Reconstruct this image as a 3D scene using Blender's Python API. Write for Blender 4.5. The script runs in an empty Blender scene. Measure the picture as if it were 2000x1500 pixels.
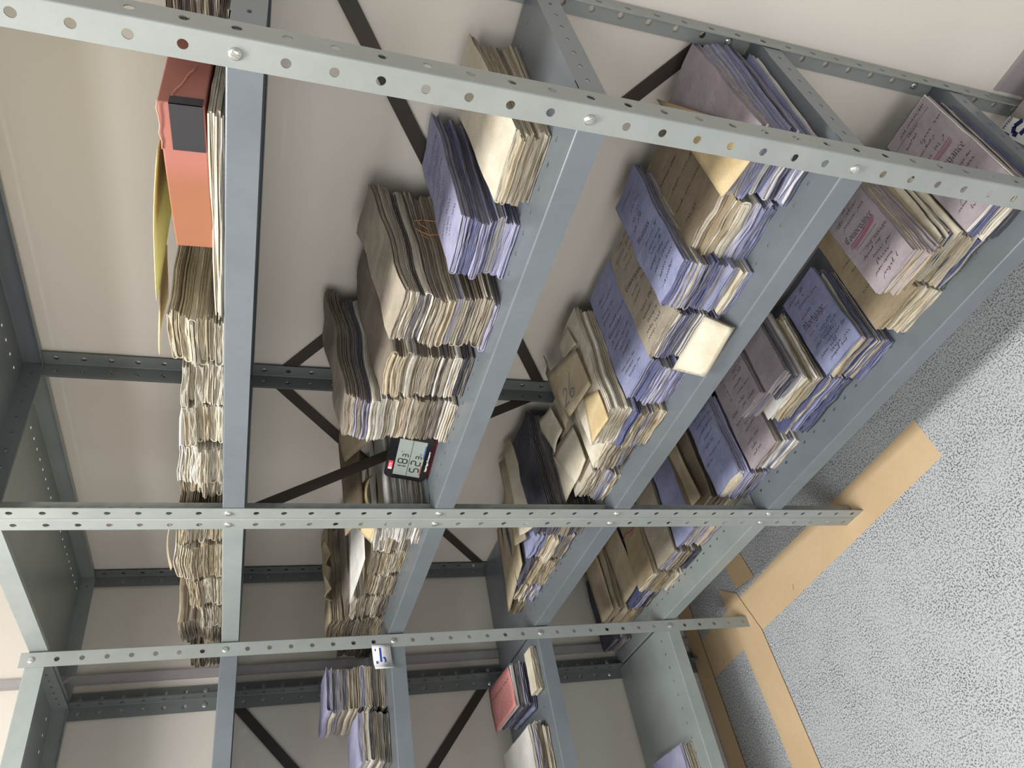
import bpy, math, random
from mathutils import Vector, Matrix
R = random.Random(7)
C = bpy.context.scene.collection
# ------------------------------------------------------------------ camera (photo is a phone picture turned on its side)
CAM = (1.2865, -0.7954, 1.4283)
YAW, PIT, ROL, FPX = -0.8279, -0.3255, 0.0593, 1452.8
fw = Vector((math.sin(YAW)*math.cos(PIT), math.cos(YAW)*math.cos(PIT), math.sin(PIT)))
rt = Vector((math.cos(YAW), -math.sin(YAW), 0)); up = rt.cross(fw)
rt2 = rt*math.cos(ROL) + up*math.sin(ROL); up2 = up*math.cos(ROL) - rt*math.sin(ROL)
cd = bpy.data.cameras.new('camera'); cam = bpy.data.objects.new('camera', cd); C.objects.link(cam)
M = Matrix((-up2, rt2, -fw)).transposed().to_4x4(); M.translation = CAM
cam.matrix_world = M
cd.sensor_width = 36; cd.lens = 36*FPX/2000; cd.clip_start = .02
bpy.context.scene.camera = cam
# ------------------------------------------------------------------ world, lights, exposure
sc = bpy.context.scene
sc.view_settings.view_transform = 'Standard'; sc.view_settings.look = 'None'
sc.view_settings.gamma = 1; sc.view_settings.use_curve_mapping = False
sc.view_settings.exposure = 0.36
w = bpy.data.worlds.new('world'); sc.world = w; w.use_nodes = True
w.node_tree.nodes['Background'].inputs[0].default_value = (.9, .95, 1, 1)
w.node_tree.nodes['Background'].inputs[1].default_value = .15
def area(name, loc, size, sy, power, col, rot=(0, 0, 0)):
    l = bpy.data.lights.new(name, 'AREA'); l.shape = 'RECTANGLE'; l.size = size; l.size_y = sy
    l.energy = power; l.color = col
    o = bpy.data.objects.new(name, l); C.objects.link(o); o.location = loc; o.rotation_euler = rot
area('ceiling_light_aisle', (.45, -.60, 2.66), 1.1, .3, 33, (1, .98, .95))
area('ceiling_light_room', (1.3, -2.0, 2.66), 1.2, .6, 26, (.98, .99, 1))
area('front_fill_light', (1.6, -3.35, 1.45), 2.6, 1.5, 26, (.97, .98, 1), (math.radians(90), 0, 0))  # added fill lamp out of view, brightens the walls between the shelves
# ------------------------------------------------------------------ dimensions
XA, XC, XW, D, W, HB, PI_ = .9165, -.5478, -.9011, .3673, .0345, .2719, .05
def H(k): return HB + .4*(4-k)
def ZT(k): return H(k) + .010
# ------------------------------------------------------------------ materials
def lin(c):
    return tuple((x/255/12.92 if x/255 <= .04045 else ((x/255+.055)/1.055)**2.4) for x in c) + (1,)
MATS = {}
def base_mat(name):
    m = bpy.data.materials.new(name); m.use_nodes = True
    n = m.node_tree.nodes; return m, n, m.node_tree.links, n['Principled BSDF']
def N(n, t, **kw):
    x = n.new(t)
    for k, v in kw.items(): setattr(x, k, v)
    return x
def coords(n, l, scale=(1, 1, 1)):
    tc = N(n, 'ShaderNodeTexCoord'); mp = N(n, 'ShaderNodeMapping'); mp.inputs['Scale'].default_value = scale
    l.new(tc.outputs['Object'], mp.inputs['Vector']); return mp.outputs[0]
def noise(n, l, vec, scale, detail=3, rough=.5):
    t = N(n, 'ShaderNodeTexNoise'); t.inputs['Scale'].default_value = scale
    t.inputs['Detail'].default_value = detail; t.inputs['Roughness'].default_value = rough
    l.new(vec, t.inputs['Vector']); return t.outputs['Fac']
def ramp(n, l, fac, pts):
    r = N(n, 'ShaderNodeValToRGB'); l.new(fac, r.inputs[0]); e = r.color_ramp.elements
    while len(e) < len(pts): e.new(.5)
    for i, (p, c) in enumerate(pts): e[i].position = p; e[i].color = c
    return r.outputs[0]
def mixc(n, l, fac, a, b, mode='MIX'):
    m = N(n, 'ShaderNodeMix', data_type='RGBA', blend_type=mode)
    for i, v in ((0, fac), (6, a), (7, b)):
        if isinstance(v, (int, float)): m.inputs[i].default_value = v
        elif isinstance(v, tuple): m.inputs[i].default_value = v
        else: l.new(v, m.inputs[i])
    return m.outputs[2]
def bump(n, l, b, fac, strength, dist=.001):
    x = N(n, 'ShaderNodeBump'); x.inputs['Strength'].default_value = strength; x.inputs['Distance'].default_value = dist
    l.new(fac, x.inputs['Height']); l.new(x.outputs[0], b.inputs['Normal'])
def paper(name, c1, c2=None, mottle=.5, edge=.55, dust=(124, 113, 98)):
    if name in MATS: return MATS[name]
    m, n, l, b = base_mat(name); c2 = c2 or tuple(int(x*.8) for x in c1)
    v = coords(n, l); big = noise(n, l, v, 14, 5, .65)
    col = mixc(n, l, ramp(n, l, big, [(.5-mottle*.3, (0, 0, 0, 1)), (.5+mottle*.35, (1, 1, 1, 1))]), lin(c1), lin(c2))
    fine = noise(n, l, v, 260, 2)
    col = mixc(n, l, .25, col, ramp(n, l, fine, [(.3, (.7, .7, .7, 1)), (.7, (1, 1, 1, 1))]), 'MULTIPLY')
    # stacked sheet edges on the sides of a packet
    ev = coords(n, l, (9, 9, 1)); st = noise(n, l, coords(n, l, (14, 14, 950)), 1, 3, .7)
    g = N(n, 'ShaderNodeNewGeometry'); sp = N(n, 'ShaderNodeSeparateXYZ'); l.new(g.outputs['Normal'], sp.inputs[0])
    ax = N(n, 'ShaderNodeMath', operation='ABSOLUTE'); l.new(sp.outputs[0], ax.inputs[0])
    gx = N(n, 'ShaderNodeMath', operation='MULTIPLY_ADD'); l.new(ax.outputs[0], gx.inputs[0]); gx.inputs[1].default_value = .42; gx.inputs[2].default_value = .06
    ecol = mixc(n, l, ramp(n, l, st, [(.34, (0, 0, 0, 1)), (.5, (1, 1, 1, 1))]), mixc(n, l, edge, col, lin(dust)), col)
    ecol = mixc(n, l, ramp(n, l, st, [(.54, (0, 0, 0, 1)), (.64, (.8, .8, .8, 1))]), ecol, lin((226, 220, 206)))
    ecol = mixc(n, l, gx.outputs[0], ecol, lin(tuple(int(x*.82) for x in dust)))     # open long edges are dusty and browned
    ab = N(n, 'ShaderNodeMath', operation='ABSOLUTE'); l.new(sp.outputs[2], ab.inputs[0])
    lt = N(n, 'ShaderNodeMath', operation='LESS_THAN'); l.new(ab.outputs[0], lt.inputs[0]); lt.inputs[1].default_value = .6
    col = mixc(n, l, lt.outputs[0], col, ecol)
    oi = N(n, 'ShaderNodeObjectInfo'); rr = ramp(n, l, oi.outputs['Random'], [(0, (.80, .80, .80, 1)), (1, (1.0, 1.0, 1.0, 1))])
    col = mixc(n, l, 1.0, col, rr, 'MULTIPLY')
    l.new(col, b.inputs['Base Color']); b.inputs['Roughness'].default_value = .85
    b.inputs['Specular IOR Level'].default_value = .25
    if mottle > .8: bump(n, l, b, noise(n, l, coords(n, l, (.8, 1.3, 1)), 16, 6, .6), .8, .005)
    else: bump(n, l, b, noise(n, l, v, 38, 5), .6, .003)
    MATS[name] = m; return m
def metal(name, c, rough=.38, mot=.08):
    if name in MATS: return MATS[name]
    m, n, l, b = base_mat(name); v = coords(n, l)
    col = mixc(n, l, ramp(n, l, noise(n, l, v, 6, 5, .7), [(.35, (0, 0, 0, 1)), (.7, (1, 1, 1, 1))]), lin(c), lin(tuple(int(x*(1-mot)) for x in c)))
    sc_ = noise(n, l, coords(n, l, (40, 40, 3)), 3, 6, .8)
    col = mixc(n, l, ramp(n, l, sc_, [(.72, (0, 0, 0, 1)), (.78, (.5, .5, .5, 1))]), col, lin(tuple(min(255, int(x*1.25)) for x in c)))
    l.new(col, b.inputs['Base Color']); b.inputs['Roughness'].default_value = rough; b.inputs['Metallic'].default_value = .0
    b.inputs['Specular IOR Level'].default_value = .6
    bump(n, l, b, noise(n, l, v, 500, 2), .12, .0005)
    MATS[name] = m; return m
def plain(name, c, rough=.6, metallic=0, spec=.5):
    if name in MATS: return MATS[name]
    m, n, l, b = base_mat(name)
    v = coords(n, l); col = mixc(n, l, noise(n, l, v, 60, 2), lin(c), lin(tuple(int(x*.93) for x in c)))
    l.new(col, b.inputs['Base Color']); b.inputs['Roughness'].default_value = rough
    b.inputs['Metallic'].default_value = metallic; b.inputs['Specular IOR Level'].default_value = spec
    MATS[name] = m; return m
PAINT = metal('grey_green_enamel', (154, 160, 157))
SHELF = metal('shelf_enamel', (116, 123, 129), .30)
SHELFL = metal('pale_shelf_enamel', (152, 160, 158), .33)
PAINTD = metal('shaded_green_enamel', (118, 124, 123))  # same enamel as the lit posts, shade at the walls put into its colour
STRAP = metal('dark_bronze_strap', (62, 54, 48), .55, .2)
BOLT = plain('zinc_bolt', (215, 215, 212), .32, .85)
COL = {
 'cream': ((225, 218, 200), (204, 194, 170)), 'ivory': ((236, 230, 212), (214, 203, 178)),
 'tan': ((204, 190, 162), (178, 163, 134)), 'grey': ((178, 168, 152), (148, 137, 122)),
 'brown': ((148, 134, 113), (122, 108, 90)), 'parchment': ((174, 158, 130), (144, 128, 102)),
 'blue': ((160, 165, 198), (138, 143, 178)), 'deep blue': ((104, 109, 148), (84, 89, 126)),
 'lavender': ((182, 182, 210), (160, 160, 192)), 'mauve': ((180, 170, 175), (160, 150, 156)),
 'white': ((238, 236, 232), (216, 213, 206)), 'slate': ((96, 97, 112), (70, 71, 86)),
 'manila': ((228, 208, 164), (208, 184, 138)), 'pink': ((226, 158, 154), (212, 140, 138)), 'dusty': ((138, 128, 116), (108, 99, 88)) }
def PM(c):
    mo = .9 if c in ('brown', 'parchment', 'grey', 'dusty') else .5
    return paper(c.replace(' ', '_')+'_paper', *COL[c], mottle=mo, edge=.5 if c in ('blue', 'deep blue', 'lavender', 'white', 'ivory') else .62)
INK = plain('black_ink', (38, 34, 40), .8); BLUEINK = plain('blue_ink', (66, 84, 150), .8)
REDINK = plain('red_ink', (164, 92, 114), .8); NAVY = plain('navy_marker', (38, 66, 168), .6)
# ------------------------------------------------------------------ mesh helpers
def link(name, verts, faces, mat, parent=None, smooth=False, mats=None, fm=None, loc=None):
    if loc is not None:
        verts = [(v[0]-loc[0], v[1]-loc[1], v[2]-loc[2]) for v in verts]
    me = bpy.data.meshes.new(name); me.from_pydata([tuple(v) for v in verts], [], faces)
    for m in (mats or [mat]): me.materials.append(m)
    if fm: me.polygons.foreach_set('material_index', fm)
    if smooth: me.polygons.foreach_set('use_smooth', [True]*len(faces))
    me.update()
    o = bpy.data.objects.new(name, me); C.objects.link(o)
    if parent: o.parent = parent
    if loc is not None: o.location = loc
    return o
def tag(o, label, cat, group=None, kind=None):
    if label: o['label'] = label
    if cat: o['category'] = cat
    if group: o['group'] = group
    if kind: o['kind'] = kind
    return o
def empty(name, loc, label, cat, group=None, rot=0):
    o = bpy.data.objects.new(name, None); C.objects.link(o); o.location = loc; o.rotation_euler = (0, 0, rot)
    o.empty_display_size = .05
    return tag(o, label, cat, group)
class MB:
    def __init__(s): s.v = []; s.f = []
    def add(s, vs, fs):
        b = len(s.v); s.v += [tuple(x) for x in vs]; s.f += [tuple(i+b for i in q) for q in fs]
    def box(s, x0, x1, y0, y1, z0, z1):
        vs = [(x, y, z) for z in (z0, z1) for y in (y0, y1) for x in (x0, x1)]
        s.add(vs, [(0, 2, 3, 1), (4, 5, 7, 6), (0, 1, 5, 4), (1, 3, 7, 5), (3, 2, 6, 7), (2, 0, 4, 6)])
    def plate(s, f, uw, cells, r, t, axis_n, nseg=12):
        """perforated strip: f(u,v)->point, u in 0..uw, cells=[(v0,v1,hole?)], thickness t along axis_n"""
        n = Vector(axis_n)*t
        for (v0, v1, hole) in cells:
            cu, cv = uw/2, (v0+v1)/2
            def both(P):
                a = [Vector(f(u, v)) for u, v in P]; return a + [p+n for p in a]
            if not hole:
                s.add(both([(0, v0), (uw, v0), (uw, v1), (0, v1)]), [(0, 1, 2, 3), (7, 6, 5, 4), (1, 5, 6, 2), (3, 7, 4, 0)][:4])
                continue
            hu, hv = uw/2, (v1-v0)/2
            inn, out = [], []
            for i in range(nseg):
                a = 2*math.pi*(i+.5)/nseg; c, d_ = math.cos(a), math.sin(a)
                ru = r[0]*c; rv = r[1]*d_
                k = 1/max(abs(c), abs(d_))
                inn.append((cu+ru, cv+rv)); out.append((cu+c*k*hu, cv+d_*k*hv))
            # snap corner points
            vs = both(inn) + both(out); m_ = nseg; fs = []
            for i in range(nseg):
                j = (i+1) % nseg
                fs += [(i, j, 2*m_+j, 2*m_+i), (m_+j, m_+i, 3*m_+i, 3*m_+j), (j, i, m_+i, m_+j)]
                a1, a2 = out[i], out[j]
                if abs(a1[0]-a2[0]) < 1e-9: fs.append((2*m_+i, 2*m_+j, 3*m_+j, 3*m_+i))
                elif abs(a1[1]-a2[1]) > 1e-9:   # corner triangle
                    cx_ = uw if a1[0]+a2[0] > uw else 0; cy_ = v1 if a1[1]+a2[1] > v0+v1 else v0
                    b = len(vs); vs += both([(cx_, cy_)]); fs += [(2*m_+i, 2*m_+j, b), (3*m_+j, 3*m_+i, b+1)]
            s.add(vs, fs)
    def build(s, name, mat, parent=None, smooth=False, loc=None): return link(name, s.v, s.f, mat, parent, smooth, loc=loc)
def struct(name, mb, mat): o = mb.build(name, mat); o['kind'] = 'structure'; return o
def struct_box(name, a, mat): m = MB(); m.box(*a); return struct(name, m, mat)
# ------------------------------------------------------------------ room shell
def wall_mat():
    m, n, l, b = base_mat('painted_plaster'); v = coords(n, l)
    col = mixc(n, l, noise(n, l, v, 3, 3), lin((229, 222, 213)), lin((223, 216, 206)))
    l.new(col, b.inputs['Base Color']); b.inputs['Roughness'].default_value = .9
    bump(n, l, b, noise(n, l, v, 350, 3), .25, .0008); return m
def floor_mat():
    m, n, l, b = base_mat('speckled_floor'); v = coords(n, l)
    a = noise(n, l, v, 260, 1.5, .6); bb = noise(n, l, v, 150, 2, .5)
    sp = ramp(n, l, a, [(.52, (0, 0, 0, 1)), (.56, (1, 1, 1, 1))])
    den = ramp(n, l, noise(n, l, v, 9, 3), [(.3, (.55, .55, .55, 1)), (.7, (1, 1, 1, 1))])
    sp = mixc(n, l, 1.0, sp, den, 'MULTIPLY')
    basec = mixc(n, l, bb, lin((206, 210, 213)), lin((192, 197, 201)))
    col = mixc(n, l, sp, basec, lin((96, 98, 103)))
    l.new(col, b.inputs['Base Color']); b.inputs['Roughness'].default_value = .75
    return m
WALL = wall_mat(); FLOOR = floor_mat()
WY, WX = D+.006, XW-.006
struct_box('floor', (WX-.1, 3.6, -3.6, WY+.1, -.05, 0), FLOOR)
struct_box('ceiling', (WX-.1, 3.6, -3.6, WY+.1, 2.7, 2.8), WALL)
struct_box('wall_back', (WX-.1, 3.6, WY, WY+.1, 0, 2.7), WALL)
struct_box('wall_left', (WX-.1, WX, -3.6, WY, 0, 2.7), WALL)
struct_box('wall_front', (WX, 3.6, -3.6, -3.5, 0, 2.7), WALL)
GREYP = plain('grey_gloss_paint', (168, 160, 162), .5)
m = MB(); m.box(XA+.006, 3.6, WY-.004, WY, 0, .135); m.box(XA+.006, 3.6, WY-.007, WY, .135, .142); struct('baseboard_back', m, GREYP)
# slim conduit on the left wall
m = MB(); m.box(WX, WX+.010, .056, .082, 0, 2.7); m.box(WX+.010, WX+.012, .059, .079, 0, 2.7)
tag(m.build('wall_trunking', plain('trunking_grey', (176, 170, 172), .5)), 'slim grey vertical trunking strip running up the left wall behind the shelves', 'trunking')
# ------------------------------------------------------------------ shelving
PTOP = H(0)+.022
def cells_vertical():
    zs = [H(4)+PI_*i for i in range(-5, 40)]
    out = []; z0 = 0
    first = zs[0]-PI_/2
    out.append((0, first, False)) if first > 0 else None
    v = max(first, 0)
    for z in zs:
        v1 = z+PI_/2
        if v1 > PTOP: break
        if z-PI_/2 < 0:
            out.append((0, v1, True)); v = v1; continue
        out.append((v, v1, True)); v = v1
    if v < PTOP: out.append((v, PTOP, False))
    return out
CV = cells_vertical()
POSTM = {}
def bolt(mb, c, n, r=.0072):
    """slotted dome bolt head at c facing n"""
    n = Vector(n).normalized(); a = n.orthogonal().normalized(); b = n.cross(a); c = Vector(c)
    ang = R.uniform(0, 3); a, b = a*math.cos(ang)+b*math.sin(ang), b*math.cos(ang)-a*math.sin(ang)
    prof = [(1, 0), (1, .10), (.9, .32), (.65, .5), (.3, .58)]
    vs = []; K = 16
    for (q, hh) in prof:
        for i in range(K):
            t = 2*math.pi*i/K; vs.append(c+a*(q*r*math.cos(t))+b*(q*r*math.sin(t))+n*(hh*r))
    fs = [(j*K+i, j*K+(i+1) % K, (j+1)*K+(i+1) % K, (j+1)*K+i) for j in range(len(prof)-1) for i in range(K)]
    fs.append(tuple((len(prof)-1)*K+i for i in range(K)))
    mb.add(vs, fs)
    # slot as a shallow raised pair of lips leaves a groove between
    for s in (-1, 1):
        q = [c+a*(x*r*.62)+b*(s*y*r)+n*(z*r) for z in (.5, .66) for y in (.1, .3) for x in (-1, 1)]
        mb.add(q, [(0, 2, 3, 1), (4, 5, 7, 6), (0, 1, 5, 4), (1, 3, 7, 5), (3, 2, 6, 7), (2, 0, 4, 6)])
def post(parent, x, y, sx, sy, bolts='x', mat=None):
    """angle post with corner at (x,y); flange along x to x+sx*W, flange along y to y+sy*W"""
    t = .0016; ox, oy, _ = parent.location
    mb = MB()
    X, Y = x-ox, y-oy
    r = .003
    mb.plate(lambda u, v: (X+sx*(u+r), Y, v), W-r, CV, (.0056, .0056), t, (0, sy, 0))
    mb.plate(lambda u, v: (X, Y+sy*(u+r), v), W-r, CV, (.0056, .0056), t, (sx, 0, 0))
    fold(mb, lambda a, b, e: (X+sx*a, Y+sy*b, e*PTOP), r)
    p = mb.build('post', mat or PAINT, parent)
    if bolts:
        for k in range(5):
            if 'x' in bolts: b = MB(); bolt(b, (X+sx*(W+.003)/2, Y, H(k)), (0, -sy, 0)); b.build('bolt', BOLT, p)
            if 'i' in bolts: b = MB(); bolt(b, (X+sx*(W+.003)/2, Y+sy*t, H(k)+PI_), (0, sy, 0)); b.build('bolt', BOLT, p)
            if 'y' in bolts: b = MB(); bolt(b, (X, Y+sy*(W+.003)/2, H(k)), (-sx, 0, 0)); b.build('bolt', BOLT, p)
            if 'j' in bolts: b = MB(); bolt(b, (X+sx*t, Y+sy*(W+.003)/2, H(k)+PI_), (sx, 0, 0)); b.build('bolt', BOLT, p)
    return p
def fold(mb, f, r, K=5, t=.0012):
    """quarter-round bend; f(a, b, e) gives a point: a, b offsets from the outer corner, e the end (0/1)"""
    vs = []
    for e in (0, 1):
        for q in (r, r-t):
            for i in range(K+1):
                an = math.pi/2*i/K; vs.append(f(r-q*math.cos(an), r-q*math.sin(an), e))
    m_ = K+1
    mb.add(vs, [(i, i+1, 2*m_+i+1, 2*m_+i) for i in range(K)]+[(m_+i+1, m_+i, 3*m_+i, 3*m_+i+1) for i in range(K)])
def shelf(parent, x0, x1, y0, y1, k, axis='x', mat=None):
    """folded steel tray: perforated rows near the two long edges, lips down all round"""
    ox, oy, _ = parent.location; x0 -= ox; x1 -= ox; y0 -= oy; y1 -= oy
    z = ZT(k); t = .0014; L = .038; mb = MB(); P = .038; e = .0025; rd = .0028
    x0 += e; x1 -= e; y0 += e; y1 -= e
    def rows(a, b):
        n = int((b-a-.02)//P); st = a+((b-a)-n*P)/2; c = [(a, st, False)]
        c += [(st+i*P, st+(i+1)*P, True) for i in range(n)]; c.append((st+n*P, b, False)); return c
    rr = (.0028, .0045)
    if axis == 'x':
        cs = rows(x0, x1)
        def strip(ya, yb, perf):
            if perf: mb.plate(lambda u, v: (v, ya+u, z), yb-ya, cs, rr, t, (0, 0, -1))
            else: mb.box(x0, x1, ya, yb, z-t, z)
        strip(y0+rd, y0+.040, False); strip(y0+.040, y0+.060, True)
        strip(y0+.060, y1-.060, False); strip(y1-.060, y1-.040, True); strip(y1-.040, y1-rd, False)
    else:
        cs = rows(y0, y1)
        def strip(xa, xb, perf):
            if perf: mb.plate(lambda u, v: (xa+u, v, z), xb-xa, cs, rr, t, (0, 0, -1))
            else: mb.box(xa, xb, y0, y1, z-t, z)
        strip(x0+rd, x0+.040, False); strip(x0+.040, x0+.060, True)
        strip(x0+.060, x1-.060, False); strip(x1-.060, x1-.040, True); strip(x1-.040, x1-rd, False)
    zb = z-L
    if axis == 'x':
        mb.box(x0, x1, y0, y0+t, zb, z-rd); mb.box(x0, x1, y1-t, y1, zb, z-rd)
        mb.box(x0, x1, y0+t, y0+.010, zb, zb+t); mb.box(x0, x1, y1-.010, y1-t, zb, zb+t)
        fold(mb, lambda a, b, e_: (x0+(x1-x0)*e_, y0+a, z-b), rd, t=t); fold(mb, lambda a, b, e_: (x0+(x1-x0)*e_, y1-a, z-b), rd, t=t)
        for xe, s in ((x0, 1), (x1, -1)):
            mb.plate(lambda u, v: (xe, v, zb+u), L-t, rows(y0, y1), (.0028, .0045), t, (s, 0, 0))
    else:
        mb.box(x0, x0+t, y0, y1, zb, z-rd); mb.box(x1-t, x1, y0, y1, zb, z-rd)
        mb.box(x0+t, x0+.010, y0, y1, zb, zb+t); mb.box(x1-.010, x1-t, y0, y1, zb, zb+t)
        fold(mb, lambda a, b, e_: (x0+a, y0+(y1-y0)*e_, z-b), rd, t=t); fold(mb, lambda a, b, e_: (x1-a, y0+(y1-y0)*e_, z-b), rd, t=t)
        for ye, s in ((y0, 1), (y1, -1)):
            mb.plate(lambda u, v: (v, ye, zb+u), L-t, rows(x0, x1), (.0028, .0045), t, (0, s, 0))
    return mb.build('shelf', mat or SHELF, parent)
def strap(parent, a, b, n, wd=.026, t=.002):
    o = parent.location; a = Vector(a)-o; b = Vector(b)-o; n = Vector(n); d = (b-a).normalized(); s = n.cross(d)*wd/2
    vs = [p+q+r for r in (Vector(), n*t) for p, q in ((a, s), (a, -s), (b, -s), (b, s))]
    link('brace', vs, [(0, 1, 2, 3), (7, 6, 5, 4), (0, 4, 5, 1), (1, 5, 6, 2), (2, 6, 7, 3), (3, 7, 4, 0)], STRAP, parent)
G = 'perforated steel shelving units'
bay1 = empty('shelving_unit', (XA/2, D/2, 0), 'grey steel shelving unit in front, holding the thermometer and orange book', 'shelving', G)
bay2 = empty('shelving_unit', (XW/2, D/2, 0), 'grey steel shelving unit reaching into the wall corner behind the doubled posts', 'shelving', G)
bay3 = empty('shelving_unit', ((XW+XC)/2, -.46, 0), 'grey steel shelving unit along the left wall, holding the pink notebook', 'shelving', G)
g = .0008
for (x, s) in ((g, 1), (XA, -1)):
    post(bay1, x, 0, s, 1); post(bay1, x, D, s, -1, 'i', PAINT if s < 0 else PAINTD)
for (x, s) in ((-g, -1), (XW, 1)):
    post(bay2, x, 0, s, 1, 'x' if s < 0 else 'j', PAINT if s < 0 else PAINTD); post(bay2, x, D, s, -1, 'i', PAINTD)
YF = -.92
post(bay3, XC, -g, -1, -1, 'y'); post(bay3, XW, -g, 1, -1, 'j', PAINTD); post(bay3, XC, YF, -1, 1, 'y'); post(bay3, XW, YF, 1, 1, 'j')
for k in range(5):
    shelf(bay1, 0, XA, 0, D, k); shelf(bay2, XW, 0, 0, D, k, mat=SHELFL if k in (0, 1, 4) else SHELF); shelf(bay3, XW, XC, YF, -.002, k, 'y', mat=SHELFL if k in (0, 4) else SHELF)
yb = D+.0010
strap(bay1, (XA-.02, yb, 1.385), (.02, yb, .775), (0, -1, 0)); strap(bay1, (XA-.02, yb+.0022, .755), (.02, yb+.0022, 1.378), (0, -1, 0))
strap(bay2, (-.02, yb, 1.395), (XW+.01, yb, .69), (0, -1, 0))
strap(bay1, (-.0, .02, 1.432), (-.0, D-.01, .775), (-1, 0, 0), .024, .0006)
xb = XW-.001
strap(bay3, (xb, -.02, 1.447), (xb, YF+.02, .69), (1, 0, 0)); strap(bay3, (xb-.0022, -.02, .735), (xb-.0022, YF+.02, 1.49), (1, 0, 0))
# ------------------------------------------------------------------ floor boards
def board_mat():
    m, n, l, b = base_mat('hardboard'); v = coords(n, l)
    col = mixc(n, l, noise(n, l, v, 60, 4, .7), lin((228, 202, 164)), lin((214, 186, 146)))
    col = mixc(n, l, ramp(n, l, noise(n, l, v, 4, 3), [(.4, (0, 0, 0, 1)), (.8, (.35, .35, .35, 1))]), col, lin((190, 156, 112)))
    l.new(col, b.inputs['Base Color']); b.inputs['Roughness'].default_value = .7; return m
BOARD = board_mat(); BEDGE = plain('board_edge', (120, 88, 58), .8)
def board(pts, z0, z1, label, marks=()):
    n = len(pts); vs = [(x, y, z) for z in (z0, z1) for x, y in pts]
    fs = [tuple(range(n))[::-1], tuple(range(n, 2*n))] + [(i, (i+1) % n, n+(i+1) % n, n+i) for i in range(n)]
    c = (sum(p[0] for p in pts)/n, sum(p[1] for p in pts)/n, z0)
    o = link('floor_board', vs, fs, None, mats=[BOARD, BEDGE], fm=[0, 0]+[1]*n, loc=c); tag(o, label, 'board', 'hardboard strips under the shelving')
    for (x, y, a, L) in marks:
        m = MB(); dx, dy = math.cos(a)*L/2, math.sin(a)*L/2; px, py = -math.sin(a)*.0007, math.cos(a)*.0007
        q = [(x-dx+px-c[0], y-dy+py-c[1]), (x-dx-px-c[0], y-dy-py-c[1]), (x+dx-px-c[0], y+dy-py-c[1]), (x+dx+px-c[0], y+dy+py-c[1])]
        m.add([(a_, b_, z1-c[2]+.0001) for a_, b_ in q], [(0, 1, 2, 3)]); m.build('pencil_mark', INK, o)
board([(.300, -.027), (.291, .081), (-.30, .072), (-.895, .036), (-.895, -.090), (-.50, -.066)], -.0025, -.0002+.0003,
      'long tan hardboard strip on the floor under the front posts', [(-.31, -.03, 1.2, .016), (-.74, -.062, 1.3, .016)])
board([(-.504, -.064), (-.470, -.95), (-.592, -.95), (-.606, -.30), (-.630, .125), (-.553, .072)], .0004, .0030,
      'tan hardboard strip on the floor crossing towards the viewer')
board([(-.822, .30), (-.805, -.95), (-.895, -.95), (-.895, .30)], .0004, .0032, 'tan hardboard strip on the floor along the left wall')
board([(-.445, .073), (-.498, .30), (-.575, .29), (-.545, .085)], .0004, .0026, 'short torn tan board in the shade below the corner bay')
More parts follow.
